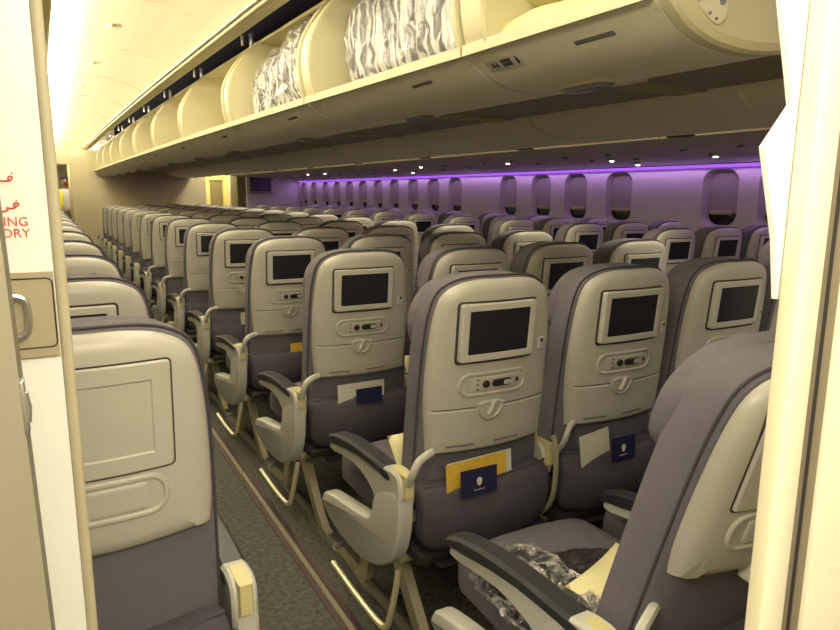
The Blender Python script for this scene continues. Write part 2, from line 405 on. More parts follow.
for side, s in (('L',-1),('R',1)):
    SM['pad'+side] = mesh_of('armrest_pad', arm_x(AP, .056, s*.254, .008), 'pad')
    SM['arm'+side] = mesh_of('armrest', arm_x(AB, .046, s*.254, .008), 'arm')
    SM['hinge'+side] = mesh_of('armrest_hinge', arm_x(HI, .052, s*.254, .006), 'arm')
    SM['tab'+side] = mesh_of('hinge_cover', slab([(s*.254-.014,.612),(s*.254+.014,.612),(s*.254+.014,.545),(s*.254-.014,.545)], [(0,.12),(0,.040),(.003,.036)]), 'tab')
    bay = slab(J, [(.012,s*.232),(0,s*.238),(0,s*.272),(.006,s*.280),(.016,s*.283)], axis='x')
    SM['bay'+side] = mesh_of('end_bay_cover', bay, 'arm')
    SM['bracket'+side] = mesh_of('back_bracket', tube(chaikin([(s*.186,.034,.668),(s*.215,.020,.668),(s*.245,.010,.657),(s*.256,.014,.625),(s*.256,.05,.575)],2,closed=False), .0125, 8, flat=.8), 'arm')
    SM['strut'+side] = mesh_of('link_strut', tube(chaikin([(s*.212,-.0,.655),(s*.222,-.004,.62),(s*.226,-.004,.52),(s*.230,.015,.43),(s*.226,.07,.37)],2,closed=False), .009, 8, flat=.9), 'metal')
    SM['bar'+side] = mesh_of('baggage_bar', tube(chaikin([(s*.255,.30,.30),(s*.27,.31,.16),(s*.285,.36,.135),(s*.295,.48,.13),(s*.300,.50,.13),(s*.300,.46,.13),(s*.305,.30,.13),(s*.305,.13,.132),(s*.30,.085,.14),(s*.29,.08,.18),(s*.27,.08,.27)][3:] ,2,closed=False)+[(s*.26,.09,.31)], .0095, 8), 'metal')
for k_, o_, w_, m_, n_ in (('padM',AP,.046,'pad','armrest_pad'),('armM',AB,.036,'arm','armrest'),('hingeM',HI,.042,'arm','armrest_hinge')):
    SM[k_] = mesh_of(n_, arm_x(o_, w_, .238, .006), m_)
SM['tabM'] = mesh_of('hinge_cover', slab([(.226,.612),(.250,.612),(.250,.545),(.226,.545)], [(0,.12),(0,.040),(.003,.036)]), 'tab')
SM['bracketI'] = mesh_of('back_bracket', tube(chaikin([(-.180,.034,.668),(-.205,.020,.668),(-.224,.010,.655),(-.229,.014,.625),(-.227,.05,.575)],2,closed=False), .0105, 8, flat=.8), 'arm')
def leg(x, pts, w=.02, t=.012):
    return slab([(a,b) for a,b in pts], [(0,x-w/2),(0,x+w/2)], axis='x')
LEGA = chaikin([(.36,.34),(.30,.34),(.20,.20),(.06,.03),(-.06,.012),(-.06,.0),(.10,.0),(.24,.16),(.34,.27)],1)
LEGF = chaikin([(.34,.34),(.40,.34),(.52,.18),(.56,.03),(.60,.02),(.60,.0),(.50,.0),(.46,.16)],1)
LEGS = {}
for x in (-.165,.0,.165):
    LEGS[(x,0)] = mesh_of('rear_leg', leg(x, LEGA, .030), 'metal'); LEGS[(x,1)] = mesh_of('front_leg', leg(x, LEGF, .026), 'metal')
SM['foot'] = mesh_of('foot_fitting', B((-.19,-.10,.0),(-.14,-.02,.035),.006), 'chrome')
SM['foot0'] = mesh_of('foot_fitting', B((-.025,-.10,.0),(.025,-.02,.035),.006), 'chrome')
SM['beam'] = mesh_of('frame_beam', merge(tube([(-.24,.14,.318),(.24,.14,.318)], .022, 10), tube([(-.24,.42,.318),(.24,.42,.318)], .022, 10)), 'metal')
SM['wire'] = mesh_of('life_vest_pouch', B((-.14,.06,.285),(.12,.40,.336),.015), 'piping')
def seat(x, y, label, group, left=None, right='M', legs=-1, blank=False, recline=0, detail=3, rotz=0, dz=0, name='airline_seat'):
    """detail 3 full, 2 mid, 1 far"""
    root = thing(name, label, 'seat', (x,y,dz), rotz, group)
    b = link('backrest', SM['backrest'], root, (0,PY,PZ), (math.radians(recline),0,0))
    def s(n, key): return link(n, SM[key], b)
    s('seat_shell','shell_blank' if blank else 'shell'); s('headrest','headrest')
    if blank:
        s('cover_gap','frame_gapb'); s('cover_panel','frame_blank'); s('control_console','console_blank')
    else:
        s('screen_gap','frame_gap'); s('screen_frame','frame'); s('screen','screen')
    if detail >= 2:
        s('piping','piping')
        if blank: s('shell_knob','knob')
        else:
            s('tray_gap','gap'); s('tray_table','tray_table')
            s('latch_recess','latch_plate'); s('tray_latch','latch')
            s('control_console','console'); s('remote_control','remote')
    if detail >= 3 and not blank:
        s('headphone_socket','jack'); s('socket_hole','jack_hole'); s('vent_slot','vent1'); s('vent_slot','vent2'); s('remote_key','remote_key')
    link('seat_cushion', SM['cushion'], root)
    p = link('literature_pocket', SM['pocket'], root)
    if detail >= 2: link('pocket_hem', SM['pocket_hem'], p)
    link('seat_pan', SM['undertray'], root)
    for side in ((left,'L'),(right,'R')):
        k, sd = side
        if not k: continue
        if k == 'M': sd = 'M'
        a = link('armrest', SM['arm'+sd], root); link('armrest_pad', SM['pad'+sd], a)
        link('armrest_hinge', SM['hinge'+sd], a); link('hinge_cover', SM['tab'+sd], a)
        if k == 'E':
            link('end_bay_cover', SM['bay'+sd], root)
            if detail >= 2: link('baggage_bar', SM['bar'+sd], root)
    if detail >= 2:
        link('back_bracket', SM['bracketL' if left else 'bracketI'], root); (link('link_strut', SM['strutR'], root) if right == 'M' else None)
        link('frame_beam', SM['beam'], root); link('life_vest_pouch', SM['wire'], root)
    if legs is not None:
        lx = {-1:-.165, 0:.0, 1:.165}[legs]
        link('leg', LEGS[(lx,0)], root); link('leg', LEGS[(lx,1)], root)
        if detail >= 2 and legs < 1: link('foot_fitting', SM['foot' if legs < 0 else 'foot0'], root)
    return root
PITCH = .87
def rowy(r): return r*PITCH if r >= 0 else -.77
rec = {}
def jit(r, c): return rec.get((r,c), random.uniform(-.6,1.2))
rec.update({(0,0):0,(0,1):0,(0,2):0,(1,0):0,(1,1):2,(1,2):0,(1,3):0,(2,0):0,(-1,0):10,(-1,1):5})
colname = ['left aisle','inner left','inner right','right aisle']
for r in range(-1, 14):
    for c in range(4):
        y = rowy(r); d = 3 if r <= 2 else 2 if r <= 6 else 1
        blank = r == -1
        lab = '%s seat of the %s centre row, back with %s' % (colname[c], ORD[r+1], 'blank cover panel' if blank else 'dark screen')
        seat(c*.5, y, lab, 'centre block airline seats', left='E' if c == 0 else None, right='E' if c == 3 else 'M',
             legs={0:-1,1:0,2:None,3:1}[c], blank=blank, recline=jit(r,c), detail=d)
RX, RYO = 2.47+.17, -.13
rname = ['aisle','middle','window']
for r in range(1, 14):
    for c in range(3):
        d = 2 if r <= 3 else 1
        seat(RX+c*.5, r*PITCH+RYO, '%s seat of the %s row in the block beside the purple lit wall' % (rname[c], ORD[r-1]), 'window block airline seats',
             left='E' if c == 0 else None, right='M' if c < 2 else None, legs={0:-1,1:0,2:None}[c], recline=jit(r,c+10), detail=d)
LX = -1.025
ly = {0:-.29,1:.40,2:1.10,3:1.86,4:2.66,5:3.45}
for r in range(0, 14):
    y = ly.get(r, 3.45+(r-5)*PITCH)
    seat(LX, y, 'aisle seat of the %s row left of the aisle, %s' % (ORD[r], 'blank cover panel' if r == 0 else 'screen mostly hidden'), 'left block airline seats',
         left=None, right='E', legs=1, blank=(r==0), recline=0, detail=3 if r <= 1 else 2 if r < 5 else 1)
# ---------------------------------------------------------------- shell of the cabin
struct('floor', B((-3.2,-3.2,-.08),(4.2,18,0)), 'carpet')
# aisle track covers and seat rails
def strip(x, w, h, m, y0=-1.4, y1=12.2): return struct('trim_%d' % strip.n, B((x-w/2,y0,-.002),(x+w/2,y1,h),.0), m)
M['maroon'] = mat('maroon_track_cover', (.075,.035,.04), .6, noise=.1)
M['railm'] = mat('dull_rail_cover', (.22,.20,.13), .45, noise=.1)
strip.n = 1
for x, w, h, m in ((-.335,.016,.004,'maroon'),(-.313,.018,.005,'railm'),(-.290,.016,.004,'maroon'),(-.165,.034,.010,'railm'),(-.142,.006,.012,'chrome'),(-.188,.006,.012,'chrome'),(.5,.034,.01,'railm'),(1.665,.034,.01,'railm'),(-.835,.034,.01,'railm'),(2.475,.034,.01,'railm')):
    strip(x, w, h, m); strip.n += 1
# taper of the bins
def tx(y):
    K = [(-1,.03),(-.5,0),(.14,-.01),(1.3,-.05),(2.6,-.085),(4,-.12),(7,-.17),(12.3,-.21)]
    for (a,va),(b,vb) in zip(K, K[1:]):
        if y <= b: return va+(vb-va)*(y-a)/(b-a)
    return K[-1][1]
Ys = [-.50,.13,1.26,2.45,3.67,4.89,6.11,7.33,8.55,9.77,10.99,12.2]
LOBE = [(-.030,1.735),(-.022,1.722),(-.002,1.708),(.033,1.682),(.07,1.665),(.117,1.652),(.16,1.647),(.211,1.645),(.26,1.647),(.309,1.653),(.36,1.664),(.397,1.676),(.405,1.70),(.405,1.75)]
RL = [(1.105,1.75),(1.105,1.735),(1.12,1.71),(1.17,1.678),(1.24,1.655),(1.33,1.640),(1.42,1.632),(1.50,1.632),(1.56,1.645),(1.60,1.68),(1.60,1.74)]
def sweep(prof, y0, y1, thick, mname, nm, parent, seg=2, fnx=tx):
    bm = nb(); n = len(prof)
    outer = prof; back = []
    for i in range(n):
        a, c = prof[max(i-1,0)], prof[min(i+1,n-1)]
        t = Vector((c[0]-a[0], c[1]-a[1])).normalized(); back.append((prof[i][0]-t.y*thick, prof[i][1]+t.x*thick))
    P = outer+back[::-1]; R = []
    for k in range(seg+1):
        y = y0+(y1-y0)*k/seg; R.append([bm.verts.new((x+fnx(y), y, z)) for x, z in P])
    for a, b in zip(R, R[1:]):
        for i in range(len(P)):
            j = (i+1)%len(P); bm.faces.new((a[i],a[j],b[j],b[i]))
    bm.faces.new(R[0][::-1]); bm.faces.new(R[-1])
    return obj(nm, bm, mname, parent)
DIV = chaikin([(-.028,1.722),(-.052,1.80),(-.060,1.90),(-.035,1.99),(.03,2.085),(.10,2.160),(.14,2.18),(.58,2.19),(.58,1.70),(.40,1.67),(.30,1.655),(.21,1.649),(.12,1.656),(.06,1.672)], 1)
for i in range(11):
    y0, y1 = Ys[i], Ys[i+1]; g = .006
    what = ['holding two pale yellow pillows, above the row 44 placard','holding the big plastic wrapped blanket bundle','holding the smaller plastic wrapped blanket bundle'][i] if i < 3 else 'empty, %s from the near end' % ORD[i]
    t = thing('overhead_bin', 'open centre overhead bin ' + what, 'overhead bin', (0,(y0+y1)/2,0), 0, 'open centre overhead bins')
    oy = -(y0+y1)/2
    def P_(o):
        o.location.y += oy; return o
    P_(sweep(LOBE, y0+g, y1-g, .012, 'binunder', 'bin_bucket', t))
    # front rim
    P_(sweep([(-.034,1.722),(-.036,1.742),(-.018,1.742)], y0+g, y1-g, .010, 'bin', 'bin_rim', t))
    # back and top
    bk = nb()
    for (xa,za,xb,zb) in ((.50,1.70,.515,2.19),(.12,2.165,.515,2.18),):
        for_y = [(y0+g),(y1-g)]
        vs = []
        for yy in for_y:
            for (a,b) in ((xa,za),(xb,za),(xb,zb),(xa,zb)): vs.append(bk.verts.new((a+tx(yy),yy,b)))
        for q in ((0,1,2,3),(7,6,5,4),(0,4,5,1),(1,5,6,2),(2,6,7,3),(3,7,4,0)): bk.faces.new([vs[j] for j in q])
    P_(obj('bin_back', bk, 'bin', t))
    for yy, sg in ((y0+g+.002, 1),(y1-g-.002,-1)):
        d = slab([(x+tx(yy),z) for x,z in DIV], [(.004,yy),(0,yy+sg*.004),(0,yy+sg*(.014 if sg > 0 else .106)),(.004,yy+sg*(.018 if sg > 0 else .110))])
        P_(obj('bin_side_panel', d, 'bin', t))
        rim = [(x+tx(yy),z) for x,z in DIV if x < .16 and z > 1.71]
        rb = tube([(x-.002, yy+sg*(.009 if sg > 0 else .101), z) for x,z in rim], .0085, 6)
        P_(obj('side_panel_rim', rb, 'bin', t))
    # bracket in the slot above
    if i: P_(obj('hinge_bracket', merge(B((.10+tx(y0),y0-.012,2.165),(.125+tx(y0),y0+.012,2.24),.004), B((.06+tx(y0),y0-.006+.03,2.175),(.075+tx(y0),y0+.006+.03,2.23),.003)), 'chrome', t))
    # underside features
    yc = (-.078,.775,1.937,3.294)[i] if i < 4 else (y0+y1)/2+.1
    lx = .215+tx(yc)
    hs = slab(RR(lx,yc,.085,.20,.042,6), [(0,1.655),(0,1.645),(.006,1.640)], axis='z'); P_(obj('lamp_housing', hs, 'bin', t))
    ln = slab(RR(lx,yc,.060,.165,.029,6), [(0,1.655),(0,1.640),(.008,1.630),(.016,1.628)], axis='z'); P_(obj('lamp_lens', ln, 'lamp', t))
    if i == 0:
        pl = nb(); x0 = tx(.2)
        q = [(-.0005,1.7075),(.0335,1.6805)]
        # placard follows the sloping fascia
    yl = y0+.30 if i else -.30
    # small latch slot in fascia
    m_ = Vector((.016+tx(yl), yl, 1.6955))
    sl = B((-.006,-.06,-.002),(.006,.06,.002),.001); sl.transform(Matrix.Translation(m_) @ Matrix.Rotation(math.radians(38),4,'Y')); P_(obj('latch_slot', sl, 'lamp', t))
    if i == 0:
        R_ = Matrix.Rotation(math.radians(38),4,'Y')
        base = Matrix.Translation(Vector((.016+tx(.02), .015, 1.694))) @ R_
        lb = B((-.020,-.075,-.0015),(.020,.075,.0015),.001); lb.transform(base); lp = obj('row_placard', lb, 'label', t); P_(lp); lp['label'] = 'small placard reading 44 with black seat symbols'
        # writing faces down and to the left: text x -> -Y, text y -> local -x
        TM = base @ Matrix(((0,-1,0,0),(-1,0,0,0),(0,0,-1,-.0019),(0,0,0,1)))
        tb = text_bm('44', .030, TM @ Matrix.Translation((-.056,-.010,0)))
        for k in range(4):
            for q in range(2):
                for h in range(3):
                    b_ = B((-.002,-.0015,-.0003),(.006,.0015,.0003)); b_.transform(TM @ Matrix.Translation((-.008+k*.010,-.006+q*.012+h*.0036-.002,0))); merge(tb, b_)
        b_ = B((-.004,-.010,-.0004),(.005,.006,.0004)); b_.transform(TM @ Matrix.Translation((.052,0,0))); merge(tb, b_)
        b_ = B((-.002,.007,-.0004),(.003,.012,.0004)); b_.transform(TM @ Matrix.Translation((.052,0,0))); merge(tb, b_)
        ti = obj('placard_print', tb, 'ink', lp)
# end cap of the bins
def endcap():
    t = thing('bin_end_cap', 'cream curved end cap at the near end of the open bins, with catch plate', 'panel', (0,-.5,0))
    capo = chaikin([(-.028,1.725),(.033,1.680),(.075,1.663),(.117,1.652),(.211,1.645),(.309,1.653),(.397,1.674),(.55,1.74),(.66,1.85),(.66,2.2),(.10,2.2),(.0,2.05),(-.05,1.95),(-.055,1.82)],1)
    bm = slab(capo, [(.0,-.0),(0,-.022),(.006,-.03),(.022,-.034),(.024,-.020)]); obj('panel', bm, 'bin', t)
    pm = slab(chaikin([(.045,1.742),(.12,1.752),(.15,1.735),(.14,1.695),(.11,1.69),(.06,1.722)],1), [(0,-.015),(0,-.024)]); obj('catch_plate', pm, 'post', t)
    for x,z,r in ((.060,1.735,.009),(.094,1.737,.005),(.130,1.735,.008),(.115,1.70,.003),(.095,1.708,.003)):
        obj('bolt_hole', slab(RR(x,z,2*r,2*r,r*.99), [(0,-.015),(0,-.0262)]), 'lamp', t)
    return t
endcap()
# central service channel and right lobe bins
for i in range(11):
    y0, y1 = Ys[i], Ys[i+1]; g = .005; oy = -(y0+y1)/2
    t = thing('service_channel', 'brown grey service channel between the two rows of centre bins, section %s from the camera' % ORD[i], 'ceiling panel', (0,-oy,0), 0, 'centre service channel sections')
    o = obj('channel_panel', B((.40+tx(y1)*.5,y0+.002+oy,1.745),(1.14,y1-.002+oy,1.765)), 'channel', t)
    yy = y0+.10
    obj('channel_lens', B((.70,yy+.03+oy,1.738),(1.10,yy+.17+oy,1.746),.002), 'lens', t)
    t = thing('overhead_bin', 'closed bin over the right half of the centre seats, %s from the camera' % ORD[i], 'overhead bin', (0,-oy,0), 0, 'closed centre overhead bins')
    o = sweep(RL+[(1.62,1.9),(1.5,2.12),(1.3,2.19)], y0+g, y1-g, .012, 'binunder', 'bin_bucket', t, fnx=lambda y: tx(y)*.5); o.location.y += oy
    d = B((1.16+tx(y0)*.5, y0+.25+oy, 1.625),(1.17,y0+.26+oy,1.63))
    d.free()
    la = obj('latch_slot', B((1.53+tx(y0)*.5-.01,y0+.52+oy,1.628),(1.553+tx(y0)*.5-.01,y0+.66+oy,1.636),.002), 'crease', t)
# outboard bins right
for i in range(11):
    y0, y1 = Ys[i]+.2, min(12.3, Ys[i+1]+.2); g = .005; oy = -(y0+y1)/2
    t = thing('overhead_bin', 'closed bin and lamp panel above the window seats, %s from the camera' % ORD[i], 'overhead bin', (0,-oy,0), 0, 'closed window side overhead bins')
    o = sweep([(2.22,1.70),(2.12,1.80),(2.10,1.95),(2.25,2.12),(2.45,2.2)][::-1], y0+g, y1-g, .012, 'binunder', 'bin_door', t, fnx=lambda y: 0); o.location.y += oy
    o = sweep([(2.23,1.705),(2.30,1.69),(2.6,1.680),(3.0,1.655),(3.4,1.632),(3.60,1.618),(3.61,1.66)], y0+g, y1-g, .012, 'psu', 'service_panel', t, fnx=lambda y: 0); o.location.y += oy
    for dy in (.25,.95):
        if y0+dy+.05 > y1: continue
        for xx in (2.75,3.05): obj('air_nozzle', slab([(xx+a, dy+y0+b+oy) for a,b in rrect(0,0,.05,.05,.024)], [(0,1.68),(0,1.672-(xx-2.6)*.062),(.006,1.666-(xx-2.6)*.062)], axis='z'), 'lamp', t)
# reading lamps lit (in the service panels)
import bpy
lit = [(2.44,2.057),(3.008,2.348),(2.531,1.291),(2.117,2.835),(1.931,3.888),(2.626,5.314),(2.064,4.663),(1.963,6.349),(1.936,6.882)]
pxs = [(612,158),(638,162),(716,153),(508,161),(421,165),(413,171),(395,168),(325,172),(308,173)]
placel = ['above the second row','beside the twin lamp above the third row','nearest the right door post','above the fourth row','left of a close pair','lower of a close pair','upper of a close pair','second from the far end','farthest along the cabin']
for k, (u, v) in enumerate(pxs):
    d = fwd + r2*((u-420)/660.57) - u2*((v-315)/660.57)
    # point on the sloping service panel: z = 1.684 - (x-2.3)*.05
    o_ = Vector((-1.05,-1.4365,1.361))
    tt = (1.690-(o_.x-2.3)*.052 - o_.z)/(d.z+d.x*.052)
    p = o_+d*tt
    t = thing('reading_lamp', 'lit reading lamp over the window block, '+placel[k], 'reading lamp', (p.x,p.y,p.z-.012), 0, 'lit reading lamps')
    obj('lamp_ring', slab(RR(0,0,.06,.06,.0299), [(0,.012),(0,-.006),(.006,-.012),(.012,-.012)], axis='z'), 'psu', t)
    obj('lamp_bulb', slab(RR(0,0,.034,.034,.0169), [(0,0),(0,-.013),(.006,-.018)], axis='z'), 'spot', t)
# ceiling over the left aisle
def arc_ceil():
    bm = nb(); ys = [-3.0+k*1.26 for k in range(13)]
    prof = []
    for k in range(17):
        a = k/16; x = -.955+a*.80; prof.append((x, 2.12+.13*math.sin(a*PI)**.8))
    R = [[bm.verts.new((x+tx(y)*.6, y, z)) for x,z in prof] for y in ys]
    for a, b in zip(R, R[1:]):
        for i in range(len(prof)-1): bm.faces.new((a[i],a[i+1],b[i+1],b[i]))
    return bm
ce = struct('ceiling', arc_ceil(), 'ceil')
sb = nb()
for k in range(12):
    y = -.35+k*1.22
    pts = []
    for j in range(13):
        a = j/12*.9+.05; pts.append((-.955+a*.80+tx(y)*.6, y, 2.118+.13*math.sin(a*PI)**.8))
    tube(pts, .0035, 5, bm=sb)
struct('trim_20', sb, 'bin')
for k in range(9):
    y = .25+k*1.22
    obj_ = obj('ceiling_catch', slab(RR(-.62+tx(y)*.6,y,.035,.06,.012), [(0,2.26),(0,2.238),(.006,2.232)], axis='z'), 'bin')
    tag(obj_, 'small raised catch on the bright ceiling panel, %s from the camera' % ORD[k], 'catch', 'ceiling catches')
def railrun(prof, nm, m, k=1.0):
    bm = nb(); ys = [-3+j*.9 for j in range(18)]; ys = [y for y in ys if y < 12.2]+[12.2]
    R = [[bm.verts.new((x+tx(y)*k, y, z)) for x,z in prof] for y in ys]
    for a, b in zip(R, R[1:]):
        for i in range(len(prof)): j = (i+1)%len(prof); bm.faces.new((a[i],a[j],b[j],b[i]))
    bm.faces.new(R[0][::-1]); bm.faces.new(R[-1]); return struct(nm, bm, m, smooth=20)
railrun([(-.165,2.112),(-.125,2.105),(-.10,2.108),(-.10,2.13),(-.165,2.13)], 'trim_21', 'rail')
railrun([(-.205,2.112),(-.185,2.112),(-.185,2.125),(-.205,2.125)], 'trim_22', 'rail')
railrun([(-.985,2.10),(-.93,2.10),(-.93,2.13),(-.985,2.13)], 'trim_25', 'rail', .6)
struct('ceiling_crown', B((-3.2,-3.2,2.5),(4.2,18,2.6)), 'void')
struct('ceiling_centre', B((.15,-3,2.195),(1.27,12.2,2.5)), 'void')  # solid block coloured black to keep the slot above the bins dark
struct('ceiling_window_side', B((2.48,-3,2.205),(3.95,12.3,2.5)), 'void')
struct('ceiling_left', B((-2.5,-3,2.106),(-1.0,12.2,2.5)), 'void')
# main ceiling above the right aisle
bm = extrude_profile([(1.28,2.20),(1.5,2.24),(1.85,2.27),(2.2,2.25),(2.5,2.20)], -3, 12.3, thick=.02); struct('ceiling_right', bm, 'ceil')
# left bins (outboard), only their near face is seen past the partition
for i in range(11):
    y0, y1 = Ys[i], Ys[i+1]; oy = -(y0+y1)/2
    t = thing('overhead_bin', 'closed white bin above the left seats, section %s from the camera' % ORD[i], 'overhead bin', (0,-oy,0), 0, 'closed left overhead bins')
    o = sweep([(-2.3,1.63),(-1.5,1.66),(-1.18,1.68),(-1.08,1.72),(-1.035,1.82),(-1.03,1.95),(-1.04,2.05),(-1.03,2.10)][::-1], y0+.004, y1-.004, -.012, 'bin', 'bin_door', t, fnx=lambda y: tx(y)*.3); o.location.y += oy
# right wall with windows
WX = 3.68
wy = [1.60,2.10,3.19,3.78,4.33,4.92,6.09,6.66,7.25,7.86,8.44,9.03,9.61,10.2,10.78,11.42,12.0]
cu = bpy.data.curves.new('w','CURVE'); cu.dimensions = '2D'; cu.fill_mode = 'BOTH'
def spl(pts):
    s = cu.splines.new('POLY'); s.points.add(len(pts)-1)
    for p, q in zip(s.points, pts): p.co = (q[0], q[1], 0, 1)
    s.use_cyclic_u = True
spl([(-3,0),(12.3,0),(12.3,1.66),(-3,1.66)])
WW, WH, WZ = .33, .46, 1.345
for y in wy: spl(rrect(y, WZ, WW, WH, .10, 6))
cob = bpy.data.objects.new('w', cu); C.objects.link(cob); bpy.context.view_layer.update()
me = bpy.data.meshes.new_from_object(cob.evaluated_get(bpy.context.evaluated_depsgraph_get())); bpy.data.objects.remove(cob)
me.transform(Matrix(((0,0,0,WX),(1,0,0,0),(0,1,0,0),(0,0,0,1)))); me.materials.clear(); me.materials.append(M['side'])
link('wall_right', me)['kind'] = 'structure'
for k, y in enumerate(wy):
    bm = nb(); A = rrect(y, WZ, WW, WH, .10, 6); Bo = rrect(y, WZ-.01, WW*.76, WH*.88, .09, 6)
    mid = [((a[0]+b[0])/2,(a[1]+b[1])/2) for a,b in zip(A,Bo)]
    R = [[bm.verts.new((xx, p[0], p[1])) for p in P] for xx, P in ((WX,A),(WX+.012,[((a[0]*.8+b[0]*.2),(a[1]*.8+b[1]*.2)) for a,b in zip(A,Bo)]),(WX+.055,Bo))]
    for a, b in zip(R, R[1:]):
        for i in range(len(a)): j=(i+1)%len(a); bm.faces.new((a[i],a[j],b[j],b[i]))
    w = struct('window_%d' % (k+1), bm, 'shade')  # reveal takes the darker blind colour, painting in the shade of the recess
    for_ = struct('window_shade', B((WX+.046,y-.135,1.225),(WX+.060,y+.135,1.56)), 'shade', w)
    struct('shade_lip', B((WX+.030,y-.10,1.215),(WX+.056,y+.10,1.245),.006), 'lip', w)
    struct('window_glass', B((WX+.066,y-.14,1.10),(WX+.07,y+.14,1.56)), 'night', w)
# wall seams
for k in range(12):
    struct('trim_%d' % (30+k), B((WX-.003,1.10+k*1.0-.004,0.2),(WX,1.10+k*1.0+.004,1.6)), 'side') if False else None
struct('trim_40', B((WX-.10,-3,1.575),(WX-.0,12.3,1.583)), 'side')
struct('trim_41', B((WX-.03,-3,1.590),(WX-.004,12.28,1.612)), 'purple')
struct('trim_42', B((WX-.07,-3,1.612),(WX,12.3,1.66)), 'psu')
bpy.data.objects.remove(bpy.data.objects['trim_40'])
# left wall
struct('wall_left', B((-2.5,-3,0),(-2.42,18,2.5)), 'side')
struct('wall_back', B((-3.2,-3.1,0),(4.2,-3.0,2.5)), 'wall')
struct('wall_outer', B((WX+.1,-3,0),(WX+.2,18,2.5)), 'void')
# bulkheads at the forward end
YB = 12.25
struct('wall_front_centre', B((-.62,YB,0),(1.74,YB+.12,2.5),.01), 'wall')
struct('wall_front_right', B((2.58,YB+.1,0),(3.80,YB+.2,2.5)), 'side')
struct('wall_front_left', B((-2.5,YB,0),(-1.12,YB+.1,2.5)), 'wall')
struct('wall_front_header', B((-1.12,YB,1.84),(-.62,YB+.1,2.5)), 'wall')
tv = thing('wall_screen', 'black switched-off screen high on the far bulkhead right of the galley opening', 'screen', (2.86,YB+.1,1.40))
obj('screen_housing', B((-.215,-.05,0),(.215,0,.35),.01), 'black', tv); obj('screen_panel', B((-.195,-.054,.02),(.195,-.048,.33)), 'screen', tv); obj('ledge', B((-.23,-.07,-.05),(.23,0,-.02),.005), 'shade', tv)
# galley beyond
g = thing('galley_unit', 'yellow lit galley cabinet seen through the opening past the centre bulkhead', 'cabinet', (2.55,15.2,0))
obj('carcass', B((-.45,0,0),(.5,.6,2.2),.01), 'galley', g)
obj('niche', B((-.12,-.012,1.05),(.18,.0,1.62)), 'galleydk', g); obj('niche_shelf', B((-.13,-.03,1.64),(.19,.0,1.67)), 'galleydk', g)
obj('door', B((.24,-.02,.2),(.46,0,1.75),.006), 'galley', g)
c_ = obj('galley_post', B((2.63,14.0,0),(2.80,14.15,2.2),.02), 'post'); tag(c_, 'bright cream post standing between galley cabinet and far bulkhead', 'post')
c_ = obj('galley_partition', B((2.95,13.4,0),(3.35,13.5,2.2),.02), 'galley'); tag(c_, 'warm cream partition behind the wall screen bulkhead', 'partition')
struct('wall_front_end', B((-3.2,17,0),(4.2,17.1,2.5)), 'wall')
# ---------------------------------------------------------------- contents of the bins
def puff(w, d, h, seed, k=.012, n=14, flat=.6):
    bm = nb(); bmesh.ops.create_grid(bm, x_segments=1, y_segments=1, size=.5) if False else None
    bmesh.ops.create_cube(bm, size=1); bmesh.ops.subdivide_edges(bm, edges=bm.edges[:], cuts=n, use_grid_fill=True)
    rnd = random.Random(seed); ph = [rnd.uniform(0,6) for _ in range(8)]
    for v in bm.verts:
        p = v.co*2; e = 5.0
        L = (abs(p.x)**e+abs(p.y)**e+abs(p.z)**e)**(1/e); q = p/L
        x, y, z = q
        s = 1 + .0
        v.co = Vector((x*w/2*(1-.06*abs(z)**2), y*d/2*(1-.04*abs(z)**2), z*h/2*(1-.35*flat*max(abs(x),abs(y))**4)))
        dn = k*(math.sin(x*9+ph[0]+z*3)*math.sin(y*11+ph[1]) + .6*math.sin(y*23+ph[2]+2*math.sin(z*5+ph[3])) + .5*math.sin(x*21+z*17+ph[4]))
        v.co += q.normalized()*dn
    return bm
def bundle(name, loc, size, seed, label, grp, rotx=0, nf=5):
    t = thing(name, label, 'blanket bundle', loc, 0, grp); t.rotation_euler.x = rotx
    w, d, h = size
    # folded blankets standing side by side
    for k in range(nf):
        y = -d/2+(k+.5)*d/nf
        b = puff(w*.94, d/nf*1.04, h*(.92+.05*math.sin(seed+k*2)), seed+k, .008, 8, .3)
        obj('folded_blanket', b, 'blanket', t, (0,y,0))
    obj('plastic_wrap', puff(w*1.04, d*1.06, h*1.05, seed+50, .014, 18, .3), 'film', t)
    return t
def bxx(x, y): return x+tx(y)
bundle('blanket_bundle', (bxx(.22,.63),.635,1.912), (.38,.90,.44), 3, 'big bundle of grey blankets in clear plastic wrap filling the open bin', 'wrapped blanket bundles', nf=5)
bundle('blanket_bundle', (bxx(.22,1.80),1.80,1.900), (.38,1.00,.36), 9, 'smaller bundle of grey blankets in clear plastic wrap, left of the big bundle', 'wrapped blanket bundles', rotx=-.11, nf=5)
def pillow_bm(w, d, h, seed):
    bm = nb(); n = 16; rnd = random.Random(seed); a_, b_ = rnd.uniform(0,6), rnd.uniform(0,6)
    top, bot = [], []
    for i in range(n+1):
        rt_, rb_ = [], []
        for j in range(n+1):
            u, v = i/n*2-1, j/n*2-1
            th = h/2*((1-u**4)*(1-v**4))**.6
            x = u*w/2*(1-.05*(1-v*v)); y = v*d/2*(1-.05*(1-u*u))
            wv = .004*math.sin(u*7+a_)*math.sin(v*6+b_)
            t_ = bm.verts.new((x, y, th+wv*(1 if th > .003 else 0)))
            rt_.append(t_); rb_.append(t_ if i in (0,n) or j in (0,n) else bm.verts.new((x, y, -th*.7)))
        top.append(rt_); bot.append(rb_)
    for i in range(n):
        for j in range(n):
            bm.faces.new((top[i][j],top[i+1][j],top[i+1][j+1],top[i][j+1]))
            bm.faces.new((bot[i][j],bot[i][j+1],bot[i+1][j+1],bot[i+1][j]))
    return bm
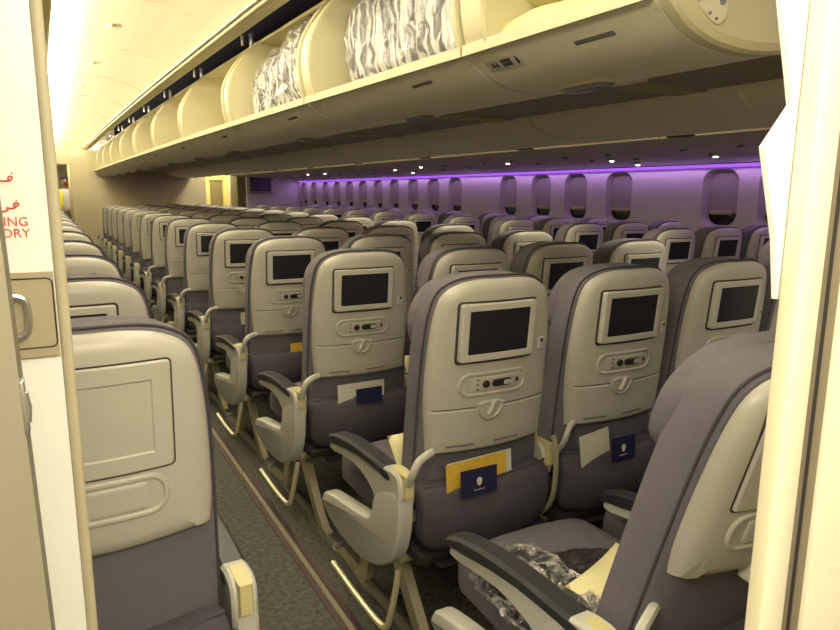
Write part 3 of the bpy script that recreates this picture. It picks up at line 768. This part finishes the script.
def pillow(loc, rot, size, label, seed, grp='pale yellow pillows'):
    o = obj('pillow', pillow_bm(*size, seed), 'pillow', None, loc, rot); return tag(o, label, 'pillow', grp)
pillow((.17,-.17,1.755), (.0,.02,.05), (.36,.50,.13), 'lower pale yellow pillow lying in the open bin above placard 44', 1)
pillow((.20,-.14,1.865), (.04,.03,-.1), (.36,.48,.12), 'upper pale yellow pillow stacked in the open bin above placard 44', 2)
# ---------------------------------------------------------------- pillows, blanket bag, cards on the seats
pillow((-.06,.21,.535), (math.radians(62),0,.15), (.30,.26,.09), 'pale yellow pillow on the left aisle seat of the second centre row', 4)
pillow((.46,.20,.535), (math.radians(60),0,.1), (.30,.26,.09), 'pale yellow pillow on the inner left seat of the second centre row', 5)
pillow((.44,1.07,.535), (math.radians(60),0,.1), (.30,.26,.09), 'pale yellow pillow on the inner left seat of the third centre row', 6)
pillow((.03,-.53,.505), (math.radians(8),.02,.35), (.26,.26,.06), 'flat pale yellow pillow on the nearest aisle seat beside a black plastic bag', 7)
M['dkblanket'] = mat('dark_packed_blanket', (.022,.018,.02), .5, noise=.3, nscale=20, bump=.6, bscale=20)
t = thing('blanket_bag', 'crinkled clear plastic bag with dark blanket beside the nearest aisle armrest', 'bag', (-.16,-.42,.490))
obj('packed_blanket', puff(.17,.34,.035,21,.005,12), 'dkblanket', t, (0,0,.0), (0,-.25,.0)); obj('blanket_end', puff(.20,.10,.03,25,.005,10), 'dkblanket', t, (.15,.05,.008), (0,0,-.3))
obj('plastic_film', puff(.19,.38,.045,22,.006,20), 'film2', t, (0,0,.0), (0,-.25,.0))
t['label'] = 'crinkled clear plastic bag holding a dark blanket on the nearest aisle seat cushion'
def card(name, x, y, z, w, h, m, tilt, label, cat, rot=0, grp=None, crest=False):
    o = obj(name, B((-w/2,-.0012,-h/2),(w/2,.0012,h/2)), m, None, (x,y,z), (tilt,rot,0))
    tag(o, label, cat, grp)
    if crest:
        b = slab(chaikin([(-.008,-.004),(0,-.014),(.008,-.004),(.009,.008),(0,.014),(-.009,.008)],1), [(0,-.0012),(0,-.0022)])
        for k in range(-3,4): slab(RR(k*.005,-.022,.003,.003,.001), [(0,-.0012),(0,-.002)], bm=b)
        obj('crest', b, 'paper', o)
    return o
def yp(r): return rowy(r)-.004
card('safety_leaflet', -.055, yp(0)+.012, .592, .20, .085, 'yellow', -.05, 'yellow leaflet behind the navy card in the nearest literature pocket', 'leaflet', -.03)
card('leaflet_sheet', -.04, yp(0)+.016, .594, .215, .085, 'paper', -.05, 'cream sheet edge behind the yellow leaflet in the second centre row pocket', 'leaflet', -.03)
card('navy_card', -.075, yp(0)-.030, .588, .118, .076, 'blue', -.05, 'navy blue crested card in the pocket of the second row left aisle seat', 'card', 0, crest=True)
card('navy_card', .475, yp(0)-.026, .580, .10, .075, 'blue', -.05, 'navy blue card in the pocket of the inner left seat, second centre row', 'card', 0, crest=True)
card('leaflet_sheet', .385, yp(0)+.006, .588, .12, .10, 'paper', -.05, 'tan sheet left of the navy card in the inner left seat pocket', 'leaflet', -.12)
card('leaflet_sheet', -.02, yp(1)+.008, .588, .20, .08, 'paper', -.05, 'pale leaflet in the pocket of the third row left aisle seat', 'leaflet', 0)
card('navy_card', .00, yp(1)-.024, .582, .11, .06, 'blue', -.05, 'dark card in front of the pale leaflet, aisle seat of the third centre row', 'card', 0)
card('leaflet_sheet', .05, yp(2)+.002, .585, .15, .05, 'yellow', -.05, 'orange and black leaflet in the aisle seat pocket of the fourth centre row', 'leaflet', 0)
card('leaflet_sheet', .0, yp(3)-.018, .600, .12, .075, 'paper', -.05, 'pale leaflet in the aisle seat pocket of the fifth centre row', 'leaflet', 0)
card('leaflet_sheet', .05, yp(4)-.018, .600, .06, .07, 'paper', -.05, 'small pale leaflet in the aisle seat pocket of the sixth centre row', 'leaflet', 0)
# ---------------------------------------------------------------- partition at the left with sign and latch panel
YP = -.70
t = thing('lavatory_partition', 'bright white partition at the left edge with red sign and tan latch panel', 'partition', (-1.04,YP,0))
obj('wall_panel', B((-.80,.0,0),(-.006,.045,2.10)), 'white', t)
obj('edge_trim', slab(RR(-.0035,.022,.011,.052,.005,4), [(0,0),(0,2.10)], axis='z'), 'jamb', t)
lz0, lz1 = 1.201, 1.2845
obj('latch_panel', B((-.30,-.004,lz0),(-.0095,.0,lz1)), 'latchp', t)
obj('latch_groove', tube([(x,-.0045,z) for x,z in rrect(-.082,1.2445,.142,.068,.005,3)], .0007, 4, closed=True), 'crease', t)
obj('latch_handle', tube([(x,-.010,z) for x,z in chaikin([(-.060,1.2645),(-.039,1.263),(-.033,1.256),(-.033,1.230),(-.040,1.2235),(-.060,1.221)],2,closed=False)], .0032, 8), 'chrome', t)
def on_panel(x, z): return Matrix.Translation((x,-.0006,z)) @ Matrix.Rotation(math.radians(90),4,'X')
sg = text_bm('NO SMOKING', .0118, on_panel(-.0258,1.3288), .0002, 'RIGHT')
merge(sg, text_bm('IN LAVATORY', .0118, on_panel(-.0252,1.3180), .0002, 'RIGHT'))
def stroke(pts, r=.0008, n=2):
    return tube([(x,-.0006,z) for x,z in chaikin(pts, n, closed=False)], r, 5, flat=1)
ax = -.0365; k7 = .72
for base, dx, group_ in ((1.3700, 0, ([(0,.0020),(.0015,.0055),(-.001,.0070),(-.004,.0045),(-.003,.0020),(0,.0010),(-.008,.0005),(-.020,.0008),(-.030,.0006),(-.050,.0006)],
            [(.001,.0100),(.0022,.0110)], [(-.024,.0008),(-.024,.0045)], [(-.034,.0008),(-.034,.0100)], [(-.044,.0008),(-.044,.0045)])),
            (1.3450, .002, ([(0,.0030),(.003,.0045),(.002,.0075),(-.002,.0070),(-.003,.0040),(0,.0015),(-.006,.0),(-.012,.0015),(-.009,-.0012),(-.014,-.0040),(-.022,-.0035),(-.026,-.0005)],
            [(.000,.0098),(.0012,.0108)], [(-.032,.0),(-.050,.0)], [(-.036,.0),(-.036,.0080)], [(-.046,.0),(-.046,.0050)]))):
    for pts in group_: merge(sg, stroke([(ax+dx+x*k7, base+z*k7) for x,z in pts]))
sgo = obj('sign_writing', sg, 'red', t, smooth=0); sgo['label'] = 'red no smoking in lavatory writing in Arabic and English'
# the nearer door frame
t = thing('door_frame', 'beige door frame edge nearest the camera at far left with a steel strike plate', 'door frame', (-1.0577,-.95,0))
fr = slab([(-.30,-.0),(.0,-.0),(.0,.05),(-.30,.05)], [(0,0),(0,2.3)], axis='z')
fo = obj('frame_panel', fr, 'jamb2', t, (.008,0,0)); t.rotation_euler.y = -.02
obj('strike_plate', merge(B((.0075,-.002,1.203),(.0105,.012,1.240),.001), tube([(.0105,.0,1.212),(.0118,.0,1.222),(.0105,.0,1.232)], .0018, 6)), 'chrome', t)
# right door post
YQ = -1.08
def post():
    t = thing('door_post', 'bright cream door post at right with a brown rubber seal line', 'door post', (-.454,YQ,0))
    def strip_(x0, x1, y0, y1, m, nm):
        obj(nm, B((x0,y0,0),(x1,y1,2.10),.002), m, t)
    strip_(.0,.006,.0,.016,'jambw','edge_strip')
    strip_(.003,.036,-.003,.015,'post','front_panel')
    strip_(.036,.055,.003,.015,'seam','rubber_seal')
    strip_(.055,.0572,.001,.015,'crease','seal_gap')
    strip_(.057,.077,.003,.015,'seam','rubber_seal')
    strip_(.077,.60,-.003,.015,'post','side_panel')
    hp = [(-.470,1.27),(-.470,2.10),(-.516-.01,2.10),(-.516,1.518),(-.488,1.438),(-.520,1.402),(-.492,1.324),(-.481,1.27)]
    hp = [(-1.05+(x+1.05)*1.05+.454, 1.361+(z-1.361)*1.05) for x,z in hp]
    w = slab(hp, [(0,.024),(0,.0185),(.001,.0175)])
    obj('hood_panel', w, 'white', t)
    return t
post()
# ---------------------------------------------------------------- the person in the far aisle
def person():
    bx, by = -.67, 14.3
    t = thing('person', 'bearded person in white shirt, yellow safety vest and black trousers standing in the far aisle', 'person', (bx,by,0), 0); t.scale = (.96,.96,.955)
    def skinmesh(nm, m, V, E, R, sub=2):
        me = bpy.data.meshes.new(nm); me.from_pydata(V, E, []); o = bpy.data.objects.new(nm, me); C.objects.link(o)
        md = o.modifiers.new('s','SKIN'); md.use_smooth_shade = True
        for i, r in enumerate(R): me.skin_vertices[0].data[i].radius = r if isinstance(r, tuple) else (r,r)
        me.skin_vertices[0].data[0].use_root = True
        o.modifiers.new('b','SUBSURF').levels = sub
        bpy.context.view_layer.update()
        m2 = bpy.data.meshes.new_from_object(o.evaluated_get(bpy.context.evaluated_depsgraph_get()))
        bpy.data.objects.remove(o); m2.materials.clear(); m2.materials.append(M[m])
        for p in m2.polygons: p.use_smooth = True
        return m2
    V = [(0,0,.95),(0,0,1.12),(0,0,1.30),(0,0,1.42),(0,0,1.50),(0,-.015,1.56),(0,-.02,1.63),(0,-.01,1.70),
         (.17,0,1.42),(.24,-.01,1.15),(.22,-.10,.95),(.21,-.14,.87),(-.17,0,1.42),(-.24,-.01,1.15),(-.22,-.08,.94),(-.21,-.12,.86),
         (.095,0,.90),(.10,-.01,.50),(.10,.03,.09),(.10,-.10,.04),(-.095,0,.90),(-.10,-.01,.50),(-.10,.03,.09),(-.10,-.10,.04)]
    E = [(0,1),(1,2),(2,3),(3,4),(4,5),(5,6),(6,7),(3,8),(8,9),(9,10),(10,11),(3,12),(12,13),(13,14),(14,15),(0,16),(16,17),(17,18),(18,19),(0,20),(20,21),(21,22),(22,23)]
    R = [(.15,.11),(.15,.12),(.16,.11),(.13,.08),(.055,.055),(.065,.075),(.078,.092),(.06,.07),.055,.042,.032,.028,.055,.042,.032,.028,.085,.06,.042,.04,.085,.06,.042,.04]
    me = skinmesh('person_body','skin',V,E,R); body = link('body', me, t)
    # shirt
    me = skinmesh('shirt','shirt',[V[0],V[1],V[2],V[3],V[8],V[9],V[12],V[13],(0,0,1.47)],[(0,1),(1,2),(2,3),(3,4),(4,5),(3,6),(6,7),(3,8)],[(.172,.135),(.180,.150),(.185,.135),(.155,.10),.085,.062,.085,.062,(.085,.08)]); link('shirt', me, t)
    me = skinmesh('trousers','trouser',[(0,0,.98),V[16],V[17],(.10,.03,.10),V[20],V[21],(-.10,.03,.10)],[(0,1),(1,2),(2,3),(0,4),(4,5),(5,6)],[(.178,.135),.102,.075,.06,.102,.075,.06]); link('trousers', me, t)
    for s, dm in ((-1,'vest'),(-.3,'vest')):
        pass
    vb = slab(chaikin([(-.19,1.44),(-.12,1.49),(-.085,1.47),(-.06,1.25),(-.075,.98),(-.19,.98)],1), [(0,.0),(0,-.008)], fn=lambda p: Vector((p.x, p.y-.155+abs(p.x)**2*2.2+ (p.z-1.2)**2*.5, p.z))); v = obj('safety_vest', vb, 'vest', t)
    ob_ = slab(chaikin([(-.19,1.12),(-.08,1.12),(-.08,1.05),(-.19,1.05)],0), [(0,-.006),(0,-.012)], fn=lambda p: Vector((p.x, p.y-.155+abs(p.x)**2*2.2+(p.z-1.2)**2*.5, p.z))); obj('vest_band', ob_, 'orange', v)
    # head details
    hb = nb(); bmesh.ops.create_uvsphere(hb, u_segments=20, v_segments=12, radius=1)
    for v_ in hb.verts: v_.co = Vector((v_.co.x*.086, v_.co.y*.095+.030, v_.co.z*.085+1.700+ (.0 if v_.co.y < 0 else -.03*v_.co.y)))
    obj('hair', hb, 'hair', t)
    fb = nb(); bmesh.ops.create_uvsphere(fb, u_segments=12, v_segments=8, radius=1)
    for v_ in fb.verts: v_.co = Vector((v_.co.x*.016, v_.co.y*.022-.115, v_.co.z*.026+1.63))
    obj('nose', fb, 'skin', t)
    mb = slab(RR(0,1.593,.065,.014,.006), [(0,-.080),(0,-.108)]); obj('moustache', mb, 'hair', t)
    eb = nb()
    for s in (-1,1): slab(RR(s*.032,1.655,.022,.009,.004), [(0,-.08),(0,-.108)], bm=eb); slab(RR(s*.032,1.676,.032,.007,.003), [(0,-.08),(0,-.106)], bm=eb)
    obj('eyes', eb, 'hair', t)
    er = nb()
    for s in (-1,1):
        slab(RR(0,1.64,.03,.055,.014), [(0,s*.070),(0,s*.092)], axis='x', bm=er)
    obj('ears', er, 'skin', t)
    for s in (-1,1):
        fg = nb()
        for k in range(4):
            a = s*(.21-.018+k*.011) ; L = (.055,.065,.068,.055)[k]
            tube([(a,-.125,.85),(a,-.14,.82),(a+s*.002,-.135,.82-L*.6),(a+s*.004,-.12,.82-L)], [.009,.009,.008,.007], 6, bm=fg)
        tube([(s*.19,-.13,.87),(s*.175,-.16,.84),(s*.175,-.165,.81)], [.010,.010,.008], 6, bm=fg)
        slab(RR(s*.21,.855,.05,.06,.015), [(0,-.115),(0,-.145)], bm=fg)
        obj('hand', fg, 'skin', t)
    sh = nb()
    for s in (-1,1): slab(chaikin([(s*.10-.05,.10),(s*.10-.045,-.14),(s*.10,-.19),(s*.10+.045,-.14),(s*.10+.05,.10)],1), [(0,0),(0,.05),(.012,.085)], axis='z', bm=sh)
    obj('shoes', sh, 'hair', t)
person()
cb = obj('aisle_curtain', extrude_profile([(-.62,0),(-.62,.1)],0,1), 'galley') if False else None
cv = nb()
for k in range(1):
    prof = [(-.62+.035*math.sin(j*1.5), 13.0+j*.045) for j in range(12)]
    R0 = [cv.verts.new((x+.02, y, .05)) for x,y in prof]; R1 = [cv.verts.new((x+.02, y, 2.2)) for x,y in prof]
    for i in range(11): cv.faces.new((R0[i],R0[i+1],R1[i+1],R1[i]))
o = obj('aisle_curtain', cv, 'galley'); md = o.modifiers.new('s','SOLIDIFY'); md.thickness = .008; tag(o, 'gathered cream curtain drawn back beside the person in the far aisle', 'curtain')
# ---------------------------------------------------------------- lights
def area(name, loc, size, sizey, power, col, target=None, rot=None, spread=None):
    l = bpy.data.lights.new(name, 'AREA'); l.shape = 'RECTANGLE'; l.size = size; l.size_y = sizey; l.energy = power; l.color = col
    if spread: l.spread = spread
    o = bpy.data.objects.new(name, l); C.objects.link(o); o.location = loc
    if target is not None:
        d = Vector(target)-Vector(loc); o.rotation_euler = d.to_track_quat('-Z','Y').to_euler()
    if rot: o.rotation_euler = rot
    return o
W = (1.0,.90,.69)
area('cove_lamp_right', (-.145,5.2,2.120), .03, 14.2, 120, W, rot=(0,math.radians(180-28),0))
area('cove_lamp_left', (-.94,5.2,2.135), .03, 14.2, 110, W, rot=(0,math.radians(180+28),0))
area('ceiling_bounce_fill', (-.55,5.0,2.225), .25, 14.0, 75, W, rot=(0,0,0))  # added fill standing for light bounced down off the ceiling
area('right_aisle_fill', (1.85,5.0,2.24), .25, 14.0, 95, W, rot=(0,0,0))  # added fill to brighten the bins, wall and seats at right
area('galley_ceiling_lamp', (-.95,-2.1,2.25), 1.2, .8, 75, W, target=(-.6,-.3,.8))
area('partition_fill', (-1.62,-1.35,2.05), .5, .5, 26, W, target=(-1.1,-.75,1.3))  # added fill aimed at the white partition to brighten it
area('galley_front_lamp', (2.4,14.3,2.2), .8, .8, 40, (1,.82,.42), rot=(0,0,0))
area('front_entry_lamp', (-.9,13.6,2.35), 1.0, 1.5, 32, W, rot=(0,0,0))
area('mood_lamp', (WX-.05,5.0,1.60), .03, 14.5, 20, (.62,.34,.92), rot=(0,math.radians(20),0))
w = bpy.data.worlds.new('world'); bpy.context.scene.world = w; w.use_nodes = True
w.node_tree.nodes['Background'].inputs[0].default_value = (.02,.018,.015,1); w.node_tree.nodes['Background'].inputs[1].default_value = 1
sc = bpy.context.scene
sc.view_settings.view_transform = 'Standard'; sc.view_settings.look = 'None'; sc.view_settings.gamma = 1; sc.view_settings.use_curve_mapping = False
sc.view_settings.exposure = .38
